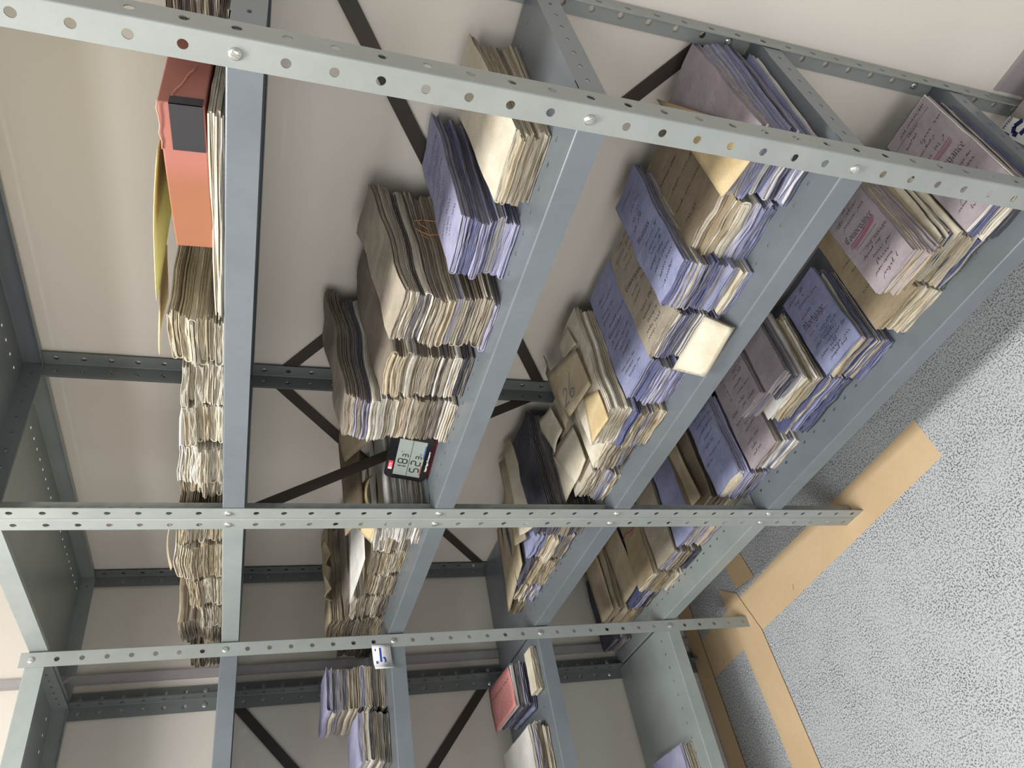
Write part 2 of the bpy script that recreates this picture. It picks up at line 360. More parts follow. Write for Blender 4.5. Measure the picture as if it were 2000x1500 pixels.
# ------------------------------------------------------------------ paper packets
def wob(x, y, z, s):
    return (math.sin(x*31+s*1.7+z*40)+math.sin(y*23-s*2.3+z*55)+math.sin((x+y)*47+s*.9))/3
LONG = []
class Stack:
    def __init__(s, k, x0, x1, y0, d, h, n, pal, name, tilt=0, skew=0, rot=0, zb=None, top=None, seed=None, leaf=None, jit=1., fold=.6, wave=1., side=0, bundle=None):
        s.__dict__.update(locals()); s.bundle = (k == 1 or (k == 2 and x1 < 0 and rot == 0)) if bundle is None else bundle; s.w = x1-x0; s.seed = seed if seed is not None else R.random()*50
        s.base = ZT(k)+.0006 if zb is None else zb
        s.o = Vector(((x0+x1)/2, y0, s.base)) if rot == 0 else Vector((y0, (x0+x1)/2, s.base))
        s.make()
    def warp(s, x, y, z):
        q = z/s.h
        a = 1 + s.tilt*max(0, y)/s.d + .045*s.wave*(wob(x, y, 0, s.seed)) + s.side*x/s.w
        zz = z*a
        xx = x + s.skew*z + .004*math.sin(z*60+s.seed)*q
        yy = y + .003*math.sin(z*75+s.seed*2)
        if s.rot: return Vector((s.o.x-yy, s.o.y+xx, s.o.z+zz))
        return Vector((s.o.x+xx, s.o.y+yy, s.o.z+zz))
    def make(s):
        hs = [R.uniform(.75, 1.3) for _ in range(s.n)]; tot = sum(hs); z = 0
        s.docs = []
        for i in range(s.n):
            t = s.h*hs[i]/tot; topd = (i == s.n-1)
            col = s.pal[R.randrange(len(s.pal))]
            inner = s.pal[R.randrange(len(s.pal))]
            if topd and s.top: col = s.top[0]; inner = col if R.random() < .5 else inner
            o = s.doc(i, z, t, col, inner, topd)
            s.docs.append((o, col)); z += t
        for i, (o, col) in enumerate(s.docs):
            fromtop = s.n-1-i
            ords = ['top', 'second', 'third', 'fourth', 'fifth', 'sixth', 'seventh', 'eighth', 'ninth', 'tenth', 'eleventh', 'twelfth', 'thirteenth', 'fourteenth', 'fifteenth', 'sixteenth', 'seventeenth', 'eighteenth']
            nn_ = 'paper bundle' if s.bundle else 'folded deed'
            if fromtop == 0 and s.top and s.top[1]: lab = s.top[1]
            elif fromtop == 0: lab = f'{col} {nn_} on top of {s.name}'
            else: lab = f'{col} {nn_}, {ords[fromtop]} from top of {s.name}'
            if len(lab.split()) > 16: LONG.append(lab)
            tag(o, lab, 'paper bundle' if s.bundle else 'deed', s.name)
    def doc(s, i, z, t, col, inner, topd):
        j = s.jit
        dx, dy = R.gauss(0, .0022)*j, R.gauss(0, .003)*j
        ww, dd = s.w*R.uniform(.93, 1.0), s.d*R.uniform(.93, 1.0)
        if topd: ww, dd, dx, dy = s.w, s.d, 0, 0
        rz = R.gauss(0, .012)*j; sd = R.random()*80
        nl = s.leaf or max(4, 2*round(t/.0036)); nl -= nl % 2
        folded = R.random() < s.fold; side = -1 if R.random() < .75 else 1
        tl = t/nl; gap = tl*.27; vs, fs, fm = [], [], []
        strips = []
        if folded:
            for a in range(nl//2): strips.append((a, nl-1-a))
        else:
            for a in range(nl): strips.append((a, None))
        NY = 9
        for si, (a, b) in enumerate(strips):
            za = z+(a+.5)*tl; hw = ww/2 - si*.0009*(1 if folded else 0)
            cut = R.uniform(-.0032, .0014)*j; dyf = R.gauss(0, .0016)*j; dyb = R.gauss(0, .003)*j
            line = []; nx = 6
            hl = hw - (z+t/2 - za)*.6 if folded else hw
            xs = [hw+cut - (hw+cut+hl)*q/nx for q in range(nx+1)]
            for x in xs: line.append((x, za))
            if b is not None:
                zb = z+(b+.5)*tl; r = (zb-za)/2; zc = (za+zb)/2
                for q in range(1, 5):
                    an = math.pi*q/5; line.append((xs[-1]-math.sin(an)*r*.9, zc-math.cos(an)*r))
                cut2 = R.uniform(-.0025, .0012)*j
                xs2 = [-hl + (hw+cut2+hl)*q/nx for q in range(nx+1)]
                for x in xs2: line.append((x, zb))
            hth = tl/2-gap/2
            m_ = len(line); pts = []
            for q, (x, zz) in enumerate(line):
                p0 = line[max(0, q-1)]; p1 = line[min(m_-1, q+1)]
                tx, tz = p1[0]-p0[0], p1[1]-p0[1]; L = math.hypot(tx, tz) or 1
                pts.append((x, zz, -tz/L*hth, tx/L*hth))
            base = len(vs)
            for yi in range(NY+1):
                v = yi/NY; y = dd*v + dy
                if yi == 0: yadd = dyf
                elif yi == NY: yadd = dyb
                else: yadd = 0
                for sg in (1, -1):
                    for (x, zz, nx_, nz_) in pts:
                        xx = (x+sg*nx_)*side*-1 if side == 1 else (x+sg*nx_)
                        ed = .0011*j*wob(v*3+a, a*1.3, 0, sd)
                        zw = zz+sg*nz_
                        edge = (1 if yi in (0, NY) else .35)
                        zw += tl*.13*edge*math.sin(x*170+sd+a*2.1) * (0 if (topd and a >= nl-1) else 1)
                        yf = .0012*j*math.sin(x*90+sd*3+a) if yi == 0 else 0
                        X = xx+dx+ed; Y = y+yadd+yf
                        X, Y = X*math.cos(rz)-(Y-s.d/2)*math.sin(rz), X*math.sin(rz)+(Y-s.d/2)*math.cos(rz)+s.d/2
                        vs.append(s.warp(X, Y, zw))
            st = 2*m_; mi = 0 if (a == 0 or a == nl-1 or si % 2 == 0) else 1
            for yi in range(NY):
                A = base+yi*st; B = A+st
                for q in range(m_-1):
                    fs.append((A+q, A+q+1, B+q+1, B+q)); fs.append((A+m_+q+1, A+m_+q, B+m_+q, B+m_+q+1)); fm += [mi, mi]
                fs.append((A+m_, A, B, B+m_)); fs.append((A+m_-1, A+2*m_-1, B+2*m_-1, B+m_-1)); fm += [mi, mi]
            A = base; B = base+NY*st
            for q in range(m_-1):
                fs.append((A+q+1, A+q, A+m_+q, A+m_+q+1)); fs.append((B+q, B+q+1, B+m_+q+1, B+m_+q)); fm += [mi, mi]
        c = s.warp(0, s.d/2, z)
        return link(('paper_bundle' if s.bundle else 'folded_deed'), vs, fs, None, mats=[PM(col), PM(inner)], fm=fm, loc=c)
    def ontop(s, x, y, dz=.0006): return s.warp(x, y, s.h) + Vector((0, 0, dz))
    # writing on the top cover; fx, fy are fractions of width and depth
    def ribbon(s, name, segs, mat, parent):
        vs, fs = [], []
        for a, b, wd in segs:
            dx, dy = b[0]-a[0], b[1]-a[1]; L = math.hypot(dx, dy) or 1; px, py = -dy/L*wd, dx/L*wd
            n = max(1, int(L/.01)); i0 = len(vs)
            for q in range(n+1):
                u = q/n; x, y = a[0]+dx*u, a[1]+dy*u
                vs += [s.ontop(x+px, y+py), s.ontop(x-px, y-py)]
            fs += [(i0+2*q, i0+2*q+1, i0+2*q+3, i0+2*q+2) for q in range(n)]
        return link(name, [v-parent.location for v in vs], fs, mat, parent)
    def hand(s, lines, mat=None):
        top = s.docs[-1][0]; segs = []
        for (fx, fy, fl, sz) in lines:
            x = (fx-.5)*s.w; xs = x; y0 = fy*s.d; end = min(x+fl*s.w, .46*s.w); sl = R.uniform(.04, .12)
            while x < end:
                xe = min(end, x+R.uniform(.014, .038)); px = None; ph = R.random()*6; big = 2.2
                while x < xe:
                    x += sz*R.uniform(.09, .17); ph += R.uniform(.8, 1.3)
                    yy = sz*.42*math.sin(ph)*big*R.uniform(.7, 1.1); big = 2.1 if R.random() < .06 else .75
                    xx = x+yy*.55; yy += y0+(x-xs)*sl
                    if px is not None: segs.append(((px, py), (xx, yy), .00026+.00014*(math.cos(ph) < 0)))
                    px, py = xx, yy
                x += sz*R.uniform(.4, 1.1)
        s.ribbon('handwriting', segs, mat or INK, top)
    def rules(s, lines, mat=None, wd=.0003):
        s.ribbon('ruled_line', [(((a-.5)*s.w, b*s.d), ((c-.5)*s.w, e*s.d), wd) for a, b, c, e in lines], mat or INK, s.docs[-1][0])
    def heading(s, text, fx, fy, size):
        top = s.docs[-1][0]; vs, fs = [], []; x = (fx-.5)*s.w; y = fy*s.d; nw = size*.14
        nb = (math.cos(.75)*nw/2, math.sin(.75)*nw/2)
        for ch in text:
            strokes, wd = LET[ch]
            for st in strokes:
                for a, b in zip(st, st[1:]):
                    A = (x+a[0]*size, y+a[1]*size); B = (x+b[0]*size, y+b[1]*size); i = len(vs)
                    for (p, q) in ((A, 1), (A, -1), (B, -1), (B, 1)): vs.append(s.ontop(p[0]+nb[0]*q, p[1]+nb[1]*q, .0008)-top.location)
                    fs.append((i, i+1, i+2, i+3))
            x += wd*size
        link('printed_heading', vs, fs, INK, top)
LET = {
 'n': ([[(0, .85), (.12, 1), (.12, .1), (.25, 0)], [(.12, .8), (.45, 1), (.55, .85), (.55, .1), (.68, 0)]], .8),
 'o': ([[(.1, .8), (.1, .15), (.35, 0), (.55, .2), (.55, .8), (.3, 1), (.1, .8)]], .75),
 'v': ([[(0, .85), (.12, 1), (.12, .25), (.35, 0), (.58, .25), (.58, .8), (.4, 1)]], .75),
 'e': ([[(.1, .5), (.5, .75), (.35, 1), (.1, .8), (.1, .15), (.35, 0), (.55, .15)]], .66),
 'y': ([[(0, .85), (.12, 1), (.12, .25), (.35, 0), (.58, .25), (.58, .8), (.4, 1)], [(.58, .3), (.5, -.3), (.1, -.45)]], .75),
 'a': ([[(.1, .85), (.35, 1), (.55, .85), (.55, .1), (.7, 0)], [(.55, .55), (.15, .4), (.1, .15), (.3, 0), (.55, .2)]], .78),
 'c': ([[(.5, .85), (.35, 1), (.1, .8), (.1, .15), (.35, 0), (.55, .15)]], .62),
 'C': ([[(.8, 1.35), (.5, 1.6), (.1, 1.3), (.1, .3), (.45, 0), (.85, .25)], [(.45, 1.4), (.45, .2)]], .98),
 'M': ([[(0, 0), (.15, .2), (.15, 1.4), (.3, 1.6)], [(.3, 1.5), (.6, 1.2), (.6, .1)], [(.6, 1.3), (.9, 1.6), (1.1, 1.35), (1.1, .15), (1.25, 0)]], 1.38),
 'r': ([[(0, .85), (.12, 1), (.12, .1), (.25, 0)], [(.12, .8), (.35, 1), (.5, .85)]], .55),
 't': ([[(.15, 1.3), (.15, .15), (.35, 0), (.45, .1)], [(-.05, 1), (.4, 1)]], .52),
 'g': ([[(.5, 1), (.1, .85), (.1, .2), (.35, 0), (.55, .2)], [(.55, 1), (.55, -.2), (.3, -.45), (.05, -.3)]], .72),
}
CR = ['cream', 'cream', 'ivory', 'ivory', 'grey', 'tan']
CRW = ['cream', 'ivory', 'ivory', 'white', 'cream']
AGE = ['cream', 'grey', 'grey', 'tan', 'cream', 'dusty', 'lavender', 'slate']
BLU = ['blue', 'lavender', 'deep blue', 'cream', 'blue', 'white', 'grey', 'blue']
MIX = ['mauve', 'blue', 'cream', 'grey', 'deep blue', 'tan', 'slate', 'white']
DRK = ['dusty', 'brown', 'grey', 'dusty', 'tan']
SLT = ['slate', 'slate', 'dusty', 'slate', 'grey']
TANS = ['tan', 'parchment', 'cream', 'tan', 'mauve', 'blue']
TS, US, LS, BS = 'top-shelf', 'upper-middle-shelf', 'lower-middle-shelf', 'bottom-shelf'
# ---- top loaded shelf (level with the eye)
F = .018
Stack(1, .868, .908, .105, .20, .068, 5, DRK, 'the top-shelf pile right of the orange book', tilt=.3)
Stack(1, .515, .825, .010, .27, .0145, 2, ['white', 'ivory'], 'the ragged white pile under the orange book', leaf=4, jit=2.2, wave=1.6, fold=.3, side=.5)
Stack(1, .398, .492, .026, .30, .074, 7, CR, 'the top-shelf pile just left of the orange book', tilt=.10, jit=1.5, wave=1.6)
Stack(1, .290, .392, .030, .27, .062, 6, CRW, 'the second top-shelf pile left of the orange book', jit=1.5, wave=1.6)
Stack(1, .184, .285, .032, .27, .060, 6, ['cream', 'tan', 'cream', 'ivory'], 'the third top-shelf pile left of the orange book', jit=1.3, wave=1.6)
Stack(1, .075, .180, .028, .27, .076, 7, CRW, 'the fourth top-shelf pile left of the orange book', jit=1.4, wave=1.8)
Stack(1, .012, .070, .045, .26, .074, 6, ['cream', 'tan', 'grey'], 'the top-shelf pile just right of the doubled posts', jit=1.3)
Stack(1, -.137, -.03, .030, .27, .082, 7, ['tan', 'cream', 'tan', 'grey'], 'the top-shelf pile just left of the doubled posts', jit=1.4, wave=1.5)
Stack(1, -.280, -.142, .030, .27, .090, 7, ['tan', 'cream', 'tan'], 'the second top-shelf pile left of the doubled posts', jit=1.5, wave=1.6)
Stack(1, -.410, -.286, .030, .25, .070, 6, ['tan', 'cream', 'tan', 'grey'], 'the third top-shelf pile left of the doubled posts', jit=1.5, wave=1.6)
Stack(1, -.520, -.415, .030, .20, .048, 5, ['tan', 'grey', 'cream'], 'the fourth top-shelf pile left of the doubled posts', jit=1.8, wave=2)
Stack(1, -.640, -.526, .045, .28, .100, 8, ['grey', 'tan', 'grey', 'dusty'], 'the tall grey top-shelf pile by the corner post', tilt=.05, jit=1.3)
Stack(1, -.830, -.740, .060, .24, .080, 7, ['dusty', 'grey', 'brown'], 'the last top-shelf pile in the corner', jit=1.5)
# ---- upper-middle shelf
Stack(2, .722, .832, .068, .265, .053, 6, ['grey', 'cream', 'tan', 'grey'], 'the upper-middle pile nearest the front right post', top=('cream', None), tilt=.45)
s2b = Stack(2, .582, .688, .072, .27, .087, 8, ['blue', 'lavender', 'white', 'blue', 'cream', 'deep blue'], 'the upper-middle pile under the lavender cover', top=('lavender', 'lavender folded deed with slanting handwriting, topmost of its upper-middle-shelf pile'), tilt=.18, fold=.9)
s2c = Stack(2, .455, .560, .045, .27, .153, 13, AGE, 'the tall upper-middle pile tied with orange string', top=('grey', None), tilt=.27)
Stack(2, .304, .410, .064, .27, .148, 13, ['cream', 'grey', 'tan', 'grey', 'white', 'slate', 'cream'], 'the pile between string-tied and tallest piles', top=('dusty', None), tilt=.22)
Stack(2, .165, .282, .074, .27, .200, 16, ['cream', 'grey', 'tan', 'grey', 'cream', 'dusty', 'lavender', 'white'], 'the tallest pile, partly hiding the thermometer', top=('grey', None), tilt=.17)
Stack(2, -.145, -.030, .035, .27, .082, 7, ['white', 'slate', 'white', 'grey'], 'the black and white pile behind the thermometer', fold=.1, leaf=8)
Stack(2, -.250, -.153, .070, .25, .080, 6, ['grey', 'tan', 'white', 'grey'], 'the upper-middle pile next left of the doubled posts')
Stack(2, -.361, -.256, .070, .25, .080, 6, ['grey', 'tan', 'cream'], 'the second upper-middle pile beyond the doubled posts', jit=1.4)
Stack(2, -.468, -.366, .070, .25, .072, 6, ['grey', 'cream', 'tan'], 'the third upper-middle pile beyond the doubled posts', jit=1.4)
Stack(2, -.598, -.474, .070, .27, .108, 8, ['grey', 'cream', 'tan', 'dusty'], 'the fourth upper-middle pile beyond the doubled posts', tilt=.1, jit=1.4)
Stack(2, -.735, -.605, .072, .28, .138, 9, ['grey', 'dusty', 'tan', 'brown'], 'the tall brown upper-middle pile near the corner', tilt=.06, jit=1.4)
Stack(2, -.880, -.775, .080, .26, .095, 7, DRK+['slate'], 'the dark upper-middle pile in the corner')
# ---- lower-middle shelf
s3a = Stack(3, .790, .902, .070, .265, .115, 10, ['lavender', 'blue', 'deep blue', 'white', 'slate', 'blue', 'mauve', 'tan'], 'the lower-middle pile under the manila envelope', top=('mauve', 'mauve folded deed lying under the manila envelope, lower-middle shelf'), jit=1.5)
Stack(3, .655, .778, .078, .20, .042, 4, BLU, 'the blue pile under the dark parchment', jit=1.6, fold=.8)
s3b = Stack(3, .655, .781, .084, .235, .060, 3, ['ivory', 'parchment', 'cream'], 'the creased parchment pile with cream folds', zb=ZT(3)+.046, top=('brown', 'dark creased brown parchment with big cream folds facing front'), leaf=4, fold=1, jit=1.8)
s3c = Stack(3, .576, .674, .053, .265, .126, 12, BLU, 'the blue-topped Mortgage pile', top=('blue', 'blue folded deed headed Mortgage on the lower-middle shelf'), tilt=.06, fold=.5)
s3d = Stack(3, .448, .560, .062, .265, .090, 8, ['blue', 'lavender', 'cream', 'deep blue', 'white'], 'the grey-topped Conveyance pile', top=('grey', 'grey-brown folded deed headed Conveyance beside the blue Mortgage'), fold=.9)
s3e = Stack(3, .338, .444, .050, .285, .086, 8, ['blue', 'lavender', 'white', 'cream', 'deep blue'], 'the pale blue Conveyance pile', top=('blue', 'pale blue folded deed headed Conveyance, beside the cream envelope pile'), fold=.5)
Stack(3, .222, .334, .032, .275, .123, 10, ['cream', 'deep blue', 'tan', 'ivory', 'blue', 'cream'], 'the cream pile carrying the envelope numbered 26', top=('cream', None), jit=1.4)
Stack(3, .120, .212, .050, .26, .076, 6, ['grey', 'cream', 'tan', 'blue'], 'the pale pile next left of the 26 pile', top=('ivory', None), jit=1.6)
Stack(3, .008, .112, .050, .26, .070, 6, ['cream', 'blue', 'tan', 'grey'], 'the lower-middle pile right of the doubled posts', top=('cream', None), jit=1.6)
Stack(3, -.150, -.035, .050, .28, .120, 9, SLT, 'the slate-black lower-middle pile by the doubled posts', top=('slate', None), fold=.2)
Stack(3, -.288, -.170, .064, .25, .095, 7, ['blue', 'cream', 'deep blue', 'tan'], 'the first lower-middle pile beyond the doubled posts', jit=1.6)
Stack(3, -.430, -.295, .064, .24, .078, 6, ['tan', 'slate', 'blue', 'cream', 'tan'], 'the second lower-middle pile beyond the doubled posts', jit=1.8)
Stack(3, -.528, -.436, .070, .22, .058, 4, ['cream', 'slate', 'blue', 'tan'], 'the third lower-middle pile beyond the doubled posts', jit=1.8)
Stack(3, -.650, -.536, .082, .25, .026, 2, ['tan', 'parchment'], 'the flat lower-middle pile nearest the corner post', leaf=6)
# ---- bottom shelf
s4a = Stack(4, .800, .906, .043, .255, .066, 6, ['cream', 'white', 'deep blue', 'mauve', 'slate'], 'the bottom-shelf pile nearest the front right post', top=('mauve', 'large mauve deed with red lines above the heading, by the post'), fold=.5)
Stack(4, .686, .795, .050, .22, .100, 8, ['cream', 'white', 'deep blue', 'tan', 'slate', 'cream'], 'the lower part of the red-struck Conveyance pile', jit=1.6, fold=.8)
s4b = Stack(4, .688, .784, .026, .195, .052, 5, ['mauve', 'blue', 'mauve', 'tan', 'slate'], 'the upper part of the red-struck Conveyance pile', zb=ZT(4)+.107, top=('mauve', 'mauve folded deed with Conveyance heading struck through in red'), fold=.2, skew=-.25)
s4c = Stack(4, .572, .680, .053, .265, .064, 5, ['tan', 'slate', 'blue', 'cream'], 'the stained parchment bottom-shelf pile', top=('parchment', 'brown stained parchment deed left of the red-struck Conveyance'), fold=.7)
s4d = Stack(4, .438, .548, .057, .20, .091, 8, ['blue', 'lavender', 'tan', 'cream', 'deep blue'], 'the bottom-shelf Mortgage pile', top=('blue', 'lilac-blue folded deed headed Mortgage on the bottom shelf'), fold=.5, jit=1.2)
Stack(4, .245, .428, .066, .215, .066, 6, ['blue', 'tan', 'cream', 'deep blue', 'lavender'], 'the wide pile below the slate packets', jit=1.8, fold=.4)
s4e2 = Stack(4, .290, .425, .068, .18, .052, 4, ['cream', 'blue', 'tan', 'white'], 'the middle tier under the grey handwritten deed', zb=ZT(4)+.073, jit=1.6, fold=.4)
Stack(4, .356, .424, .070, .19, .040, 4, ['slate', 'mauve', 'slate', 'lavender'], 'the slate packets beside the grey handwritten deed', zb=ZT(4)+.130, fold=.2)
s4e = Stack(4, .268, .350, .086, .165, .044, 3, ['mauve', 'blue', 'tan'], 'the small tier topped by the grey handwritten deed', zb=ZT(4)+.130, top=('mauve', 'small grey-mauve handwritten deed with cream edge, bottom shelf'), fold=.2)
s4f = Stack(4, .110, .218, .066, .262, .062, 5, ['cream', 'grey', 'white', 'blue'], 'the dark-topped bottom-shelf Conveyance pile', top=('mauve', 'dark grey-mauve deed headed Conveyance right of the rolled-end packet'), fold=.3)
s4g = Stack(4, -.015, .094, .068, .235, .088, 4, ['blue', 'lavender', 'cream', 'slate'], 'the pile with a rolled cream end', top=('blue', 'blue handwritten packet with a rolled cream end, bottom shelf'), fold=1)
Stack(4, -.136, -.030, .082, .25, .094, 7, ['brown', 'grey', 'cream', 'dusty'], 'the brown bottom-shelf pile behind the doubled posts', top=('brown', None))
s4j = Stack(4, -.250, -.148, .070, .26, .082, 7, ['blue', 'cream', 'lavender', 'tan'], 'the first bottom-shelf pile beyond the doubled posts', top=('blue', None), fold=.5)
Stack(4, -.364, -.258, .062, .26, .086, 7, ['slate', 'grey', 'blue', 'parchment'], 'the second bottom-shelf pile beyond the doubled posts', top=('grey', None), fold=.5)
s4l = Stack(4, -.486, -.378, .060, .26, .096, 6, ['parchment', 'tan', 'grey', 'cream'], 'the red-string bottom-shelf pile', top=('parchment', 'brown parchment packet tied with red string on the bottom shelf'))
Stack(4, -.622, -.494, .075, .25, .060, 5, ['blue', 'slate', 'lavender', 'tan'], 'the pile left of the red-string packet', top=('deep blue', None), fold=.8)
s4n = Stack(4, -.745, -.630, .078, .26, .092, 7, ['tan', 'parchment', 'slate', 'tan'], 'the envelope-topped bottom-shelf pile by the corner post', top=('tan', None), jit=1.4)
Stack(4, -.865, -.765, .040, .24, .058, 5, ['slate', 'blue', 'mauve', 'slate'], 'the last bottom-shelf pile in the corner', fold=.3)
# ---- unit along the left wall (packets lie with their ends towards the aisle)
Stack(2, -.155, -.048, -.632, .19, .150, 11, ['cream', 'tan', 'cream', 'grey', 'ivory', 'blue'], 'the tall left-wall pile behind the number card', rot=1.5708, top=('lavender', 'rounded pale lavender packet on top of the tall left-wall pile'), fold=.9, wave=.7)
Stack(2, -.285, -.170, -.612, .20, .078, 6, ['grey', 'cream', 'slate', 'white'], 'the lavender-topped left-wall pile', rot=1.5708, top=('lavender', 'smooth lavender deed on the left-wall pile nearest the frame edge'), fold=.7)
Stack(3, -.158, -.046, -.570, .050, .022, 2, ['ivory', 'cream'], 'the small white packets before the pink notebook', rot=1.5708)
Stack(3, -.180, -.062, -.632, .19, .050, 4, ['lavender', 'cream', 'slate', 'blue'], 'the pile under the pink notebook', rot=1.5708, top=('slate', None), jit=2)
Stack(3, -.380, -.236, -.600, .24, .052, 4, ['cream', 'slate', 'lavender', 'tan'], 'the pile beside the pink notebook', rot=1.5708, top=('white', 'pale white folder on the left-wall pile beside the pink notebook'), jit=1.5)
Stack(4, -.430, -.318, -.603, .17, .040, 4, ['cream', 'slate', 'ivory'], 'the lowest left-wall pile', rot=1.5708, top=('lavender', 'pale lavender deed on the lowest left-wall shelf'))
# ---- writing on covers
def body(s, y0, y1, n, x0=.12, x1=.9, sz=.0062):
    s.hand([(x0+R.uniform(0, .3), y0+(y1-y0)*(i+R.uniform(-.15, .15))/max(1, n-1), (x1-x0)*R.uniform(.35, .95), sz*R.uniform(.8, 1.3)) for i in range(n) if R.random() < .85])
body(s2b, .12, .82, 13)
s3c.heading('Mortgage', .2, .50, .0085); body(s3c, .62, .9, 5); body(s3c, .08, .42, 7); s3c.rules([(.15, .46, .85, .47)])
s3d.heading('Conveyance', .16, .55, .0095); body(s3d, .66, .95, 5); body(s3d, .06, .48, 8); s3d.rules([(.1, .90, .8, .92), (.15, .52, .85, .53)])
s3e.heading('Conveyance', .16, .50, .0085); body(s3e, .58, .93, 6); body(s3e, .08, .44, 8); s3e.rules([(.12, .47, .85, .48)])
body(s3b, .15, .7, 4)
s4a.heading('Conveyance', .14, .45, .0105); body(s4a, .62, .95, 6); body(s4a, .08, .36, 6)
s4a.rules([(.2, .58, .8, .59), (.22, .56, .8, .57), (.25, .545, .78, .555)], REDINK, .0008); s4a.rules([(.05, .9, .9, .91)])
s4b.heading('Conveyance', .12, .60, .0095); body(s4b, .75, .95, 4); body(s4b, .06, .42, 6)
s4b.rules([(.15, .56, .85, .59), (.14, .53, .84, .57), (.2, .51, .8, .55)], REDINK, .0013); s4b.rules([(.1, .84, .8, .86), (.2, .48, .8, .5), (.2, .42, .8, .44)])
body(s4c, .3, .6, 4)
s4d.heading('Mortgage', .14, .52, .0115); body(s4d, .65, .93, 5); body(s4d, .06, .44, 8)
s4d.rules([(.15, .49, .85, .51)], REDINK, .0007); s4d.rules([(.2, .36, .8, .39), (.2, .3, .8, .33)])
body(s4e, .08, .8, 8); s4e.rules([(.15, .55, .8, .57)])
s4f.heading('Conveyance', .16, .52, .0075); body(s4f, .6, .92, 6); body(s4f, .08, .44, 7)
body(s4g, .3, .85, 7); s4g.rules([(.2, .5, .85, .53)])
# rolled inner leaves showing at the front end of the blue packet
tp = s4g.docs[-1][0]; vs, fs = [], []
for lay in range(6):
    K = 20; b0 = len(vs); a_ = .050-.004*lay; h_ = .019*(1-lay/6.5)+.002
    for yy in (.0, .030):
        for i in range(K):
            t = 2*math.pi*i/K
            p = s4g.warp(-.002+a_*math.cos(t)*.97, -.0035-.0012*lay+yy, s4g.h-.010+h_*math.sin(t)*(.35 if math.sin(t) > 0 else .9)); vs.append(p-tp.location)
    fs += [(b0+i, b0+(i+1) % K, b0+K+(i+1) % K, b0+K+i) for i in range(K)]; fs.append(tuple(b0+K-1-i for i in range(K)))
link('rolled_leaves', vs, fs, PM('cream'), tp)
# ------------------------------------------------------------------ sheets, envelopes, loose things
def sheet(name, corners, mat, label, cat, group=None, th=.0012, curl=0, bumpy=.002, n=8, parent=None):
    """bent sheet between four 3-D corners (a,b,c,d); curl lifts the middle"""
    a, b, c, d = [Vector(p) for p in corners]; nn = (b-a).cross(d-a).normalized()
    if nn.z < 0: nn = -nn
    sd = R.random()*40; vs = []; o0 = (a+b+c+d)/4
    for lay in (0, 1):
        for i in range(n+1):
            for j in range(n+1):
                u, v = i/n, j/n
                p = a*(1-u)*(1-v)+b*u*(1-v)+c*u*v+d*(1-u)*v
                p = p+nn*(curl*4*u*(1-u)*(1 if curl >= 0 else 1) + bumpy*(1+math.sin(u*5+sd)*math.sin(v*4+sd*2))/2 + lay*th)
                vs.append(p)
    m_ = n+1; L = m_*m_; fs = []
    for i in range(n):
        for j in range(n):
            q = i*m_+j; fs.append((q, q+1, q+m_+1, q+m_)); fs.append((L+q, L+q+m_, L+q+m_+1, L+q+1))
        for (p, q) in ((i, i+1),):
            fs.append((p*m_, (p+1)*m_, L+(p+1)*m_, L+p*m_)); fs.append((p*m_+n, L+p*m_+n, L+(p+1)*m_+n, (p+1)*m_+n))
            fs.append((p, L+p, L+p+1, p+1)); fs.append((n*m_+p, n*m_+p+1, L+n*m_+p+1, L+n*m_+p))
    if parent is not None:
        return link(name, [v-parent.location for v in vs], fs, mat, parent, True)
    o = link(name, vs, fs, mat, None, True, loc=o0)
    if label: tag(o, label, cat, group)
    return o
def zq(pts, z): return [(x, y, z if not isinstance(z, (list, tuple)) else z[i]) for i, (x, y) in enumerate(pts)]
GE = 'cream envelopes on the lower-middle shelf'
z3 = ZT(3)
sheet('envelope', zq([(.866, .142), (.868, .035), (.793, .052), (.785, .352)], [z3+.122, z3+.121, z3+.121, z3+.124]), PM('manila'),
      'manila envelope lying on the mauve deed behind the front right post', 'envelope', th=.002, bumpy=.004)
e = sheet('envelope', zq([(.146, .288), (.300, .217), (.312, .110), (.199, .123)], z3+.132), PM('tan'), 'creased tan envelope marked 26 in blue pencil', 'envelope', GE, .003, bumpy=.004)
def pencil(parent, pts_list, z, mat, wd):
    vs, fs = [], []
    for pts in pts_list:
        for a, b in zip(pts, pts[1:]):
            dx, dy = b[0]-a[0], b[1]-a[1]; L = math.hypot(dx, dy) or 1; px, py = -dy/L*wd, dx/L*wd; i = len(vs)
            vs += [(a[0]+px, a[1]+py, z), (a[0]-px, a[1]-py, z), (b[0]-px, b[1]-py, z), (b[0]+px, b[1]+py, z)]; fs.append((i, i+1, i+2, i+3))
    return link('pencil_number' if mat is BLUEINK else 'marking', [Vector(v)-parent.location for v in vs], fs, mat, parent)
def dig(pts, ox, oy, s, rot=0):
    c, q = math.cos(rot), math.sin(rot); return [(ox+(x*c-y*q)*s, oy+(x*q+y*c)*s) for x, y in pts]
pencil(e, [dig([(0, .8), (.2, 1.1), (.5, 1), (.5, .7), (.1, .2), (-.05, 0), (.6, .0)], .200, .146, .036, -.1),
           dig([(1.35, 1.5), (1.0, 1.0), (.82, .4), (.95, 0), (1.3, .0), (1.4, .35), (1.15, .5), (.85, .3)], .200, .146, .036, -.1)], e.location.z+.0078, BLUEINK, .0009)
sheet('envelope', zq([(.093, .345), (.159, .338), (.171, .138), (.098, .164)], [z3+.10, z3+.128, z3+.125, z3+.095]), PM('tan'), 'long crumpled tan envelope behind the envelope marked 26', 'envelope', GE, .002, bumpy=.006)
sheet('envelope', zq([(.225, .300), (.281, .302), (.298, .236), (.226, .26)], z3+.127), PM('cream'), 'small cream envelope at the back of the 26 pile', 'envelope', GE, .002)
